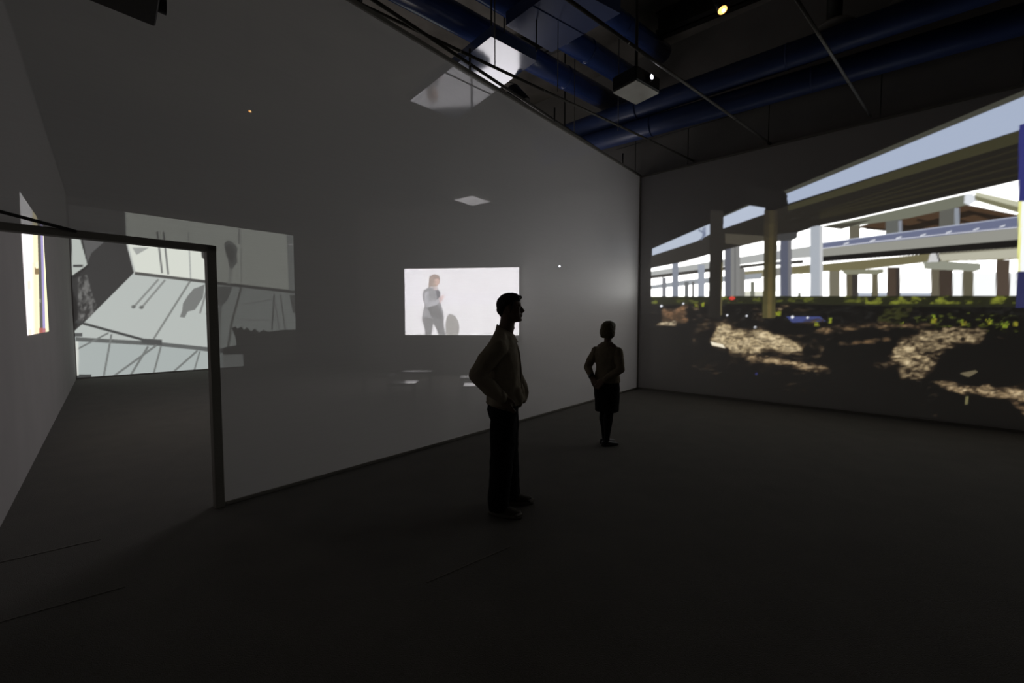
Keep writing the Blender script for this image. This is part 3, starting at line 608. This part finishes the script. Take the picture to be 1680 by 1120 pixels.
# small lit lens seen through the sheet near the corner
pc = at_depth(918, 437, 9.6)
t = thing('projector', pc, 'dim projector with a white glowing lens, seen through the partition near its corner', 'projector')
MB().box((.12, .2, .0), (.26, 0, 0), (0, .18, 0), (0, 0, .08), .02).build('body', M['darkbrown'], t)
MB().tube([(0, .03, 0), (0, -.03, 0)], .04, 18).build('lens_barrel', M['black'], t)
MB().ball((0, -.02, 0), .022).build('lens', M['lens'], t, True)
MB().tube([(.12, .2, .08), (.12, .2, 7.6-pc[2])], .018, 10).build('pole', M['steel'], t)

# ---------------------------------------------------------------- ceiling services
def pipe(name, pts, r, m, label, cat, group=None, seg=14, ext=0.0, collars=0):
    P = [np.asarray(p, float) for p in pts]
    if ext: P[0] = P[0]-unit(P[-1]-P[0])*ext
    t = thing(name, P[0], label, cat, group)
    MB().tube([p-P[0] for p in P], r, seg).build('tube', M[m], t, True)
    for q in range(collars):
        c = P[0]+(P[-1]-P[0])*(q+1)/(collars+1)-P[0]; d = unit(P[-1]-P[0])
        MB().tube([c-d*.018, c+d*.018], r*1.03, seg).build('collar', M[m], t, True)
    return t
gp = 'scaffold pipes over the room'
pipe('scaffold_pipe', [at(560, -35, 5.0), at(1040, 284, 5.0)], .021, 'pipe', 'scaffold pipe running just above the top edge of the partition', 'pipe', collars=3)
pipe('scaffold_pipe', [at(560, -8, 5.02), at(1138, 264, 4.98)], .019, 'pipe', 'scaffold pipe between the partition top and the hanging projector', 'pipe', collars=4)
pipe('scaffold_pipe', [at(880, -38, 4.98), at(1264, 236, 4.94)], .021, 'pipe', 'scaffold pipe crossing in front of the hanging projector pole', 'pipe', collars=3)
pipe('scaffold_pipe', [at(1270, -60, 4.98), at(1428, 191, 4.94)], .019, 'pipe', 'rightmost scaffold pipe, ending on top of the motorway wall', 'pipe', collars=2)
rl0 = on_plane(1000, 257, B, nR); rl1 = on_plane(1690, 61, B, nR)
rl0 = B+dR*-.6+Z*5.62; rl1 = B+dR*8+Z*5.62
pipe('guard_rail', [rl0+nR*.05, rl1+nR*.05], .009, 'steel', 'thin horizontal rail running above the top of the motorway wall', 'rail')
def post(px, label, z0=H, z1=5.62, r=.008):
    P = inter(B, dR, O*np.array([1, 1, 0]), unit(np.array([(px-840)/690., 1, 0])))+nR*.05; return pipe('rail_post', [P+Z*z0, P+Z*z1], r, 'steel', label, 'post', 'posts of the rail above the motorway wall')
post(1040, 'thin post standing on the wall corner under the rail', z1=5.7); post(1124, 'thin post under the rail just right of the corner'); post(1252, 'thin post under the rail above the left columns of the picture')
post(1429, 'thin post where the rightmost scaffold pipe meets the wall', z1=5.64); post(1652, 'tall post rising from the motorway wall at the right edge', z1=7.6, r=.011)
# short struts of the truss above the partition
for px, dz, lab in ((773, .32, 'short strut between the two pipes above the lit duct panel'), (592, .3, 'short strut above the partition top at the upper left'), (908, .28, 'short strut above the partition beside the black spotlight'), (1018, .26, 'short strut above the partition close to the corner')):
    Q = inter(A, dS, O*np.array([1, 1, 0]), unit(np.array([(px-840)/690., 1, 0]))); pipe('truss_strut', [Q+Z*(H+.03), Q+Z*(H+dz)], .014, 'steel', lab, 'strut')
# hanging wires
for px, y0, y1, z, lab in ((812, 40, 108, 5.0, 'thin wire hanging in front of the lit duct panel'), (915, 95, 150, 5.0, 'thin wire hanging between the two blue ducts'), (1014, 150, 215, 5.2, 'thin wire hanging below the hanging projector'), (942, 195, 236, 5.0, 'thin pale wire hanging near the far blue duct')):
    p = at(px, y1, z); pipe('hanging_wire', [p, p+Z*(7.6-z)], .007, 'pipe', lab, 'wire')
# round blue ducts along the building
def duct(a, b_, za, r, label, m='blue', collars=2): return pipe('air_duct', [at(*a, za), at(*b_, za)], r, m, label, 'air duct', None, 28, 0, collars)
duct((610, -45), (1022, 179), 6.5, .21, 'round blue duct running past the lit panel towards the corner')
duct((735, -60), (1040, 132), 6.65, .21, 'round blue duct passing behind the hanging projector')
duct((840, -90), (1088, 88), 6.95, .18, 'dark blue duct above the hanging projector, highest of the parallel three')
duct((890, 258), (1760, 8), 5.64, .20, 'long blue duct crossing over the motorway wall, lower of the two', 'bluematt')
duct((880, 236), (1700, -48), 6.02, .20, 'long blue duct crossing over the motorway wall, upper of the two', 'bluematt')
# flat blue duct panels
def panel(q, z, t_, label, m='bluepanel'):
    c = [at(x, y, z) for x, y in q]; o0 = c[0]; th = thing('flat_duct', o0, label, 'air duct')
    vs = [p-o0 for p in c]+[p-o0+Z*t_ for p in c]; k = len(c)
    MB().add(vs, [tuple(range(k)), tuple(range(2*k-1, k-1, -1))]+[(i, i+k, (i+1) % k+k, (i+1) % k) for i in range(k)]).build('casing', M[m], th)
    mid = [(c[0]+c[1])/2-o0, (c[2]+c[3])/2-o0]; MB().tube([p-Z*.004 for p in mid], .008, 8).build('seam_ridge', M[m], th)
    for p in (c[1], c[2]): MB().tube([p-o0+Z*t_, p-o0+Z*(7.6-z)], .01, 8).build('hanger', M['steel'], th)
    return th
panel([(673, 165), (806, 60), (880, 100), (748, 197)], 5.42, .14, 'flat blue duct lit white by the bright projection, above the partition')
panel([(830, 42), (925, -28), (1018, 22), (905, 86)], 6.0, .2, 'wide flat dark blue duct above the pipes, near the hanging projector', 'bluematt')
# ceiling beams
def beam(a, b_, z, w, h, label, m='steel'):
    P, Q = at(*a, z), at(*b_, z); d = unit(Q-P); n = np.cross(d, Z); t = thing('ceiling_beam', P, label, 'beam'); L_ = np.linalg.norm(Q-P)
    MB().box(d*L_/2+Z*.02, d*L_/2, n*w/2, Z*.02).build('flange', M[m], t); MB().box(d*L_/2+Z*(h/2), d*L_/2, n*.02, Z*h/2).build('web', M[m], t); MB().box(d*L_/2+Z*(h-.02), d*L_/2, n*w/2, Z*.02).build('flange', M[m], t)
beam((560, 12), (640, -40), 5.5, .06, .1, 'small dark beam over the partition at the upper left')
beam((1080, 60), (1300, -30), 7.2, .3, .38, 'deep dark ceiling beam to the right of the hanging projector')
beam((1100, 140), (1690, -70), 7.2, .3, .38, 'deep dark ceiling beam parallel to the long blue ducts')
beam((700, 160), (960, 60), 7.2, .3, .38, 'deep dark ceiling beam beyond the lit duct panel')
beam((860, 215), (1040, 150), 7.2, .25, .38, 'deep dark ceiling beam just over the far end of the ducts')
# orange glowing spotlight
def spotlight(px, py, z, label, lit=True, s=1.0, tilt=(0.1, -.35, -.93)):
    p = at(px, py, z); t = thing('spotlight', p, label, 'spotlight'); d = unit(tilt)
    MB().tube([-d*.02*s, -d*.2*s, -d*.24*s], [.062*s, .062*s, .03*s], 20).build('housing', M['black'], t, True)
    MB().tube([-d*.012*s, -d*.02*s], .056*s, 20).build('glass', M['lamp' if lit else 'steel'], t)
    if lit: MB().ball(-d*.008*s+np.array([.012, 0, 0]), .022*s).build('filament', M['lampcore'], t, True)
    y = np.array([-d*.12*s+[.075*s, 0, 0], -d*.3*s+[.075*s, 0, 0], -d*.34*s, -d*.3*s-[.075*s, 0, 0], -d*.12*s-[.075*s, 0, 0]]); MB().tube(list(y), .008, 8).build('yoke', M['steel'], t)
    MB().tube([-d*.34*s, -d*.34*s+Z*(7.6-z-.3*s)], .012, 8).build('hanger', M['steel'], t); return t
spotlight(1186, 18, 6.3, 'ceiling spotlight glowing orange near the top edge of the picture', True, 1.15)
spotlight(862, 172, 5.15, 'black unlit spotlight over the partition top, beside the bright duct panel', False, 1.9, (.5, -.3, -.7))
spotlight(410, 183, 5.6, 'tiny orange lamp seen dimly through the upper part of the partition', True, .5)
spotlight(583, 18, 5.2, 'small dark spotlight at the upper left end of the partition top', False, 1.0)
# round ceiling diffusers
def diffuser(px, py, z, r, label):
    p = at(px, py, z); t = thing('round_diffuser', p, label, 'air vent', 'round air vents under the long ducts')
    for q, rr in enumerate((1.0, .72, .44)):
        MB().tube([(0, 0, .03*q), (0, 0, .03*q+.02), (0, 0, .03*q+.08)], [r*rr, r*rr, r*rr*.8], 32).build('ring' if q < 2 else 'core', M['blue' if q == 2 else 'rear'], t, True)
    MB().tube([(0, 0, .1), (0, 0, 7.59-z)], r*.35, 20).build('neck', M['steel'], t, True)
diffuser(1368, 50, 6.3, .30, 'round ringed air vent between the long ducts and the rightmost pipe'); diffuser(1500, 2, 6.3, .30, 'round air vent at the top edge, right of the ringed one')

# ---------------------------------------------------------------- people
def hand(b, wrist, d, up, side, L=.17, curl=.5, r=.0095):
    """palm plus four unequal fingers and a thumb; d pointing direction, up = back of hand, side = towards the thumb"""
    w = np.asarray(wrist, float); d = unit(d); up = unit(np.asarray(up)-d*np.dot(up, d)); s = unit(np.asarray(side)-d*np.dot(side, d)-up*np.dot(side, up))
    for q in (-.026, -.009, .009, .026): b.tube([w+s*q*.7, w+d*.045+s*q, w+d*.085+s*q], [.014, .015, .013], 10, True)
    for q, ln in ((.031, .068), (.011, .077), (-.010, .072), (-.031, .056)):
        k0 = w+d*.085+s*q; a = d; P = [k0]
        for i, fr in enumerate((.45, .32, .23)):
            ang = curl*(i+.6); dd = unit(a*math.cos(ang)-up*math.sin(ang)); P.append(P[-1]+dd*ln*fr)
        b.tube(P, [r, r*.95, r*.88, r*.78], 8, True)
    b.tube([w+d*.02+s*.03-up*.004, w+d*.05+s*.052-up*.014, w+d*.078+s*.055-up*.026, w+d*.10+s*.048-up*.034], [.014, .012, .0105, .009], 8, True)

def head(b, xf):                                      # face towards +x, chin at z=0, origin between the ears
    h = MB()
    h.slices([(-.004, .068, .02, .022), (.006, .080, -.005, .036), (.022, .086, -.025, .047), (.040, .086, -.045, .055), (.060, .088, -.065, .061), (.080, .087, -.083, .066),
              (.100, .084, -.095, .070), (.115, .080, -.100, .072), (.130, .088, -.104, .074), (.150, .089, -.105, .075), (.175, .082, -.101, .073), (.198, .066, -.088, .064), (.216, .040, -.062, .047), (.226, .008, -.03, .025)], 28, 2.2)
    h.tube([(.086, 0, .122), (.098, 0, .100), (.108, 0, .086), (.096, 0, .078)], [.008, .010, .012, .010], 10, True)      # nose
    for sy in (-1, 1):
        h.tube([(.102, sy*.009, .081), (.092, sy*.013, .083)], .007, 8, True)
        h.tube([(.084, sy*.012, .134), (.080, sy*.040, .133)], .008, 8, True)                                            # brow
        h.ball((.058, sy*.042, .092), .022, 1, .7, 1)                                                                   # cheek
        h.tube([(-.004, sy*.073, .088), (-.010, sy*.080, .105), (-.014, sy*.081, .122), (-.004, sy*.077, .126)], [.007, .009, .010, .008], 8, True)  # ear
    h.tube([(.086, -.018, .056), (.0945, 0, .058), (.086, .018, .056)], .0062, 8, True); h.tube([(.084, -.015, .046), (.0925, 0, .046), (.084, .015, .046)], .0068, 8, True)  # lips
    h.ball((.076, 0, .014), .016, 1, 1.1, .9)                                                                            # chin
    b.add([xf(v) for v in h.v], h.f)

# ---- man in profile, hands in his pockets
px_m = at(832, 834)
yaw = math.radians(-3)
man = thing('person', px_m, 'man with short dark hair in a light shirt, hands in trouser pockets, seen in profile', 'person', rz=yaw)
b = MB()
hx = lambda v: np.array([.035, 0, 1.585])+np.array([v[0]*math.cos(.05)+v[2]*math.sin(.05)*-1, v[1], v[2]*math.cos(.05)+v[0]*math.sin(.05)])
head(b, hx)
b.tube([(-.035, 0, 1.42), (-.012, 0, 1.50), (.002, 0, 1.58), (.010, 0, 1.66)], [.080, .066, .062, .058], 20)      # neck
b.ball((.052, 0, 1.535), .014)                                                                          # throat
b.slices([(.86, .09, -.12, .15), (.95, .085, -.12, .165), (1.08, .08, -.11, .14), (1.25, .095, -.12, .16), (1.38, .085, -.12, .18), (1.44, .05, -.10, .15), (1.48, .02, -.08, .09)], 28)
AL = {-1: [(-.06, -.180, 1.385), (-.212, -.225, 1.165), (-.02, -.200, .985)], 1: [(-.02, .180, 1.385), (.00, .27, 1.16), (.115, .19, .985)]}
for sy in (-1, 1):
    P = AL[sy]; b.tube([P[0], (np.array(P[0])+P[1])/2, P[1]], [.055, .048, .040], 14, True); b.tube([P[1], (np.array(P[1])*.6+np.array(P[2])*.4), P[2]], [.040, .038, .027], 14, True)
    d = unit(np.array([.42, .10, -.85])) if sy < 0 else unit(np.array([-.30, -.30, -.85])); hand(b, np.array(P[2])+np.array([0, 0, 0]), d, (-.3, sy*.95, 0), (.75, 0, .62), curl=.25)
LG = {-1: [(-.02, -.09, .90), (-.035, -.10, .48), (-.065, -.115, .09)], 1: [(-.02, .09, .90), (-.005, .10, .48), (.02, .12, .09)]}
for sy in (-1, 1):
    P = LG[sy]; b.tube([P[0], (np.array(P[0])+P[1])/2, P[1]], [.088, .075, .055], 16, True); b.tube([P[1], np.array(P[1])*.65+np.array(P[2])*.35, P[2]], [.052, .053, .036], 16, True)
    b.tube([np.array(P[2])+[-.02, 0, -.04], np.array(P[2])+[.06, 0, -.055], np.array(P[2])+[.15, 0, -.065]], [.03, .032, .022], 12, True)
b.build('body', M['skin'], man, voxel=.0055, smooth_it=2)
for sy in (-1, 1): MB().ball(hx(np.array([.0745, sy*.031, .115])), .0115).build('eye', M['eye'], man, True)
# hair: cap with a short raised fringe
hb = MB()
hr = MB().slices([(.085, -.060, -.100, .060), (.105, -.022, -.111, .074), (.130, .000, -.117, .081), (.150, .055, -.119, .083), (.168, .082, -.115, .082), (.190, .089, -.106, .077), (.212, .080, -.088, .066), (.230, .064, -.062, .048), (.240, .030, -.03, .026)], 28, 2.2)
hr.tube([(.066, -.045, .192), (.086, -.020, .200), (.089, .015, .201), (.074, .045, .192)], .014, 10, True)
hr.tube([(-.066, 0, .105), (-.052, 0, .070), (-.042, 0, .040)], [.052, .044, .034], 14, True)
for sy in (-1, 1): hr.tube([(.020, sy*.076, .150), (.012, sy*.075, .118), (.010, sy*.074, .100)], [.012, .009, .006], 8, True)
hb.add([hx(v) for v in hr.v], hr.f); hb.build('hair', M['hair'], man, voxel=.006, smooth_it=2, bumpy=(.006, .02))
# shirt
s = MB()
s.slices([(.905, .125, -.165, .185), (.95, .125, -.160, .190), (1.02, .120, -.172, .185), (1.12, .118, -.172, .182), (1.24, .115, -.160, .188), (1.34, .102, -.150, .195), (1.40, .086, -.138, .178), (1.44, .064, -.122, .145), (1.475, .050, -.102, .100), (1.505, .050, -.086, .074)], 32, 2.3)
for sy in (-1, 1):
    P = [np.array(q) for q in AL[sy]]
    s.tube([P[0]+[0, 0, .0], P[0]*.5+P[1]*.5+[-.012, 0, 0], P[1]+[-.012, 0, 0]], [.082, .078, .064], 18, True); s.tube([P[1]+[-.012, 0, 0], P[1]*.5+P[2]*.5+[0, 0, -.012], P[2]+[-.008, 0, .004]], [.064, .066, .047], 18, True)
for sy in (-1, 1): s.tube([(-.02, sy*.045, 1.485), (-.045, sy*.10, 1.455), (-.058, sy*.165, 1.395)], [.042, .062, .080], 16, True)
# blousing around the far wrist and the front hem
s.tube([(.070, .10, 1.14), (.105, .15, 1.04), (.140, .16, .955), (.145, .14, .915)], [.05, .058, .044, .026], 14, True); s.tube([(.075, -.02, 1.10), (.105, .05, 1.0), (.125, .08, .93)], [.05, .045, .028], 12, True)
s.tube([(.085, -.10, 1.02), (.105, -.09, .95), (.112, -.06, .905)], [.045, .040, .022], 12, True)
s.tube([(.06, .10, 1.0), (.12, .13, .94), (.135, .12, .895)], [.045, .040, .020], 12, True)
s.tube([(-.13, -.08, 1.0), (-.142, -.03, .92), (-.14, .02, .895)], [.03, .03, .02], 12, True)
sh = s.build('shirt', M['shirt'], man, voxel=.009, smooth_it=3, bumpy=(.016, .075))
c = MB(); R_ = []
def cring(zz, rr, op):
    return [np.array([-.012+.072*rr*math.cos(a), .070*rr*math.sin(a), zz-(.034*math.cos(a)+.010*math.cos(a)**3 if op else .030*math.cos(a))]) for a in np.arange(28)*2*math.pi/28]
R_ = [cring(1.445, 1.5, 0), cring(1.482, 1.22, 0), cring(1.520, 1.04, 1), cring(1.524, .97, 1), cring(1.49, 1.0, 0), cring(1.455, 1.15, 0)]
c.rings(R_+[R_[0]], cap=False); c.build('collar', M['shirt'], sh, True)
# cuff and placket
pl = MB().tube([(.066, -.040, 1.43), (.100, -.045, 1.34), (.116, -.045, 1.2), (.119, -.045, 1.05), (.122, -.045, .94)], .009, 8, True); pl.build('placket', M['shirt'], sh, True)
d = unit(np.array(AL[-1][2])-AL[-1][1]); w = np.array(AL[-1][2]); MB().tube([w-d*.045, w-d*.02, w+d*.015], [.048, .045, .041], 18).build('cuff', M['shirt'], sh, True)
# trousers
t2 = MB(); t2.slices([(.80, .085, -.135, .145), (.88, .10, -.140, .165), (.95, .105, -.135, .17), (1.0, .10, -.13, .165)], 28, 2.3)
for sy in (-1, 1):
    P = [np.array(q) for q in LG[sy]]; t2.tube([P[0]+[0, 0, -.02], P[0]*.5+P[1]*.5, P[1], P[1]*.5+P[2]*.5, P[2]+[0, 0, .02], P[2]+[0, 0, -.045]], [.112, .108, .098, .094, .088, .082], 20)
t2.tube([(-.125, -.06, .93), (-.135, -.06, .86), (-.13, -.06, .80)], [.03, .03, .02], 10, True)
t2.build('trousers', M['trousers'], man, voxel=.009, smooth_it=3, bumpy=(.014, .08))
for sy, rz in ((-1, -.30), (1, -.05)):
    P = np.array(LG[sy][2]); cs, sn = math.cos(rz), math.sin(rz)
    g = lambda v, P=P, cs=cs, sn=sn: np.array([P[0]+v[0]*cs-v[1]*sn, P[1]+v[0]*sn+v[1]*cs, v[2]])
    q = MB(); q.slices([(.018, .195, -.085, .046), (.035, .20, -.085, .046), (.055, .185, -.082, .042), (.07, .13, -.078, .038), (.085, .075, -.072, .036), (.10, .05, -.065, .035)], 22, 2.4)
    so = q.build('shoe', M['shoe'], man, xf=g, voxel=.006, smooth_it=2)
    MB().slices([(0, .203, -.09, .050), (.012, .208, -.092, .052), (.028, .206, -.09, .051)], 24, 2.4).build('sole', M['sole'], so, xf=g, smooth=True)
    MB().tube([(.17, -.038, .034), (.197, 0, .036), (.17, .038, .034)], .014, 10, True).build('toe_cap', M['sole'], so, xf=g, smooth=True)
    l = MB()
    for k in range(4): l.tube([(.06+k*.024, -.022, .088-k*.010), (.064+k*.024, 0, .092-k*.010), (.06+k*.024, .022, .088-k*.010)], .0035, 6, True)
    l.build('laces', M['sole'], so, xf=g, smooth=True)

# ---- woman from behind, hands clasped at her back
pw = at(995, 729); yw = math.radians(52)
wom = thing('person', pw, 'woman with bobbed hair in a beige cardigan and dark skirt, hands clasped behind her', 'person', rz=yw)
k = .90
b = MB(); hw = lambda v: np.array([.03, 0, 1.368])+np.array([v[0]*.95-.03*0, v[1]*.95, v[2]*.95])
head(b, hw)
b.tube([(-.02, 0, 1.24), (0, 0, 1.33), (.02, 0, 1.43)], [.055, .047, .047], 18)
b.slices([(.74, .085, -.12, .155), (.85, .09, -.12, .16), (.98, .075, -.085, .12), (1.12, .10, -.095, .145), (1.22, .08, -.10, .16), (1.28, .04, -.08, .13), (1.32, .02, -.06, .07)], 28)
WA = {-1: [(-.02, -.148, 1.205), (-.095, -.225, 1.00), (-.185, -.03, .855)], 1: [(-.02, .148, 1.205), (-.07, .245, 1.00), (-.165, .125, .865)]}
for sy in (-1, 1):
    P = [np.array(q) for q in WA[sy]]; b.tube([P[0], (P[0]+P[1])/2, P[1]], [.046, .040, .034], 14, True); b.tube([P[1], P[1]*.6+P[2]*.4, P[2]], [.034, .031, .022], 14, True)
    d = unit(P[2]-P[1]); hand(b, P[2], unit(d*np.array([.3, .8, .8])+np.array([-.05 if sy < 0 else .02, 0, -.25])), (-1, 0, .1), (0, 0, 1), curl=.45, r=.0085)
WL = {-1: [(0, -.065, .82), (-.02, -.040, .43), (-.06, -.030, .08)], 1: [(0, .065, .82), (.02, .048, .43), (.03, .042, .08)]}
for sy in (-1, 1):
    P = [np.array(q) for q in WL[sy]]; b.tube([P[0], (P[0]+P[1])/2, P[1]], [.085, .070, .052], 16, True)
b.build('body', M['skin'], wom, voxel=.0055, smooth_it=2)
for sy in (-1, 1): MB().ball(hw(np.array([.0745, sy*.031, .115])), .011).build('eye', M['eye'], wom, True)
hb = MB().slices([(.005, .005, -.085, .078), (.022, .02, -.105, .092), (.05, .03, -.118, .101), (.09, .035, -.124, .104), (.13, .055, -.124, .101), (.165, .088, -.119, .096), (.195, .090, -.104, .084), (.218, .070, -.078, .062), (.234, .03, -.04, .034)], 30, 2.2)
hb.build('hair', M['blond'], wom, voxel=.007, smooth_it=2, bumpy=(.010, .03), xf=hw)
s = MB(); s.slices([(.815, .115, -.150, .178), (.86, .112, -.145, .174), (.96, .10, -.112, .145), (1.04, .108, -.112, .150), (1.12, .118, -.118, .160), (1.18, .11, -.118, .172), (1.22, .09, -.112, .165), (1.255, .065, -.10, .135), (1.29, .04, -.08, .088), (1.325, .035, -.065, .062)], 30, 2.2)
for sy in (-1, 1):
    P = [np.array(q) for q in WA[sy]]; s.tube([P[0], P[0]*.5+P[1]*.5, P[1]], [.062, .058, .050], 16, True); s.tube([P[1], P[1]*.5+P[2]*.5, P[2]-unit(P[2]-P[1])*.02], [.050, .046, .034], 16, True)
cg = s.build('cardigan', M['cardigan'], wom, voxel=.009, smooth_it=3, bumpy=(.014, .06))
P = [np.array(q) for q in WA[1]]; d = unit(P[2]-P[1]); MB().tube([P[2]-d*.05, P[2]-d*.01], [.043, .038], 16).build('cuff', M['leather'], cg, True)['label'] = 'black cuff of the left sleeve'
s = MB(); s.slices([(.44, .125, -.125, .150), (.50, .125, -.127, .152), (.62, .122, -.132, .160), (.74, .115, -.138, .168), (.84, .10, -.125, .160), (.90, .09, -.11, .145)], 30, 2.2)
s.build('skirt', M['skirt'], wom, voxel=.009, smooth_it=2, bumpy=(.012, .1))
s = MB()
for sy in (-1, 1):
    P = [np.array(q) for q in WL[sy]]; s.tube([P[1]+[0, 0, .1], P[1], P[1]*.72+P[2]*.28+[-.012, 0, 0], P[1]*.4+P[2]*.6, P[2]], [.064, .056, .060, .045, .034], 18, True)
    s.tube([P[2]+[-.02, 0, -.035], P[2]+[.05, 0, -.045], P[2]+[.12, 0, -.055]], [.028, .028, .018], 12, True)
s.build('tights', M['tights'], wom, voxel=.007, smooth_it=3)
for sy in (-1, 1):
    P = np.array(WL[sy][2]); rz = -.62 if sy < 0 else -.45; cs, sn = math.cos(rz), math.sin(rz)
    g = lambda v, P=P, cs=cs, sn=sn: np.array([P[0]+v[0]*cs-v[1]*sn, P[1]+v[0]*sn+v[1]*cs, v[2]])
    q = MB().slices([(.002, .165, -.07, .038), (.02, .17, -.072, .040), (.04, .15, -.07, .038), (.055, .07, -.066, .036), (.068, .02, -.06, .034)], 22, 2.4)
    q.build('shoe', M['leather'], wom, xf=g, voxel=.006, smooth_it=2)
# folded leaflet tucked under her right arm
pe = at_depth(1021, 586, pw[1]-.02); ps = at_depth(1008, 592, pw[1]+.02); d = unit(pe-ps); lf = MB(); n2 = np.cross(d, unit([0, 1, .3]))
lf.box((pe+ps)/2, d*np.linalg.norm(pe-ps)/2, unit(np.cross(n2, d))*.05, n2*.004, .001)
tag(lf.build('leaflet', M['paper']), 'small folded leaflet sticking out beside the woman\'s right elbow', 'leaflet')
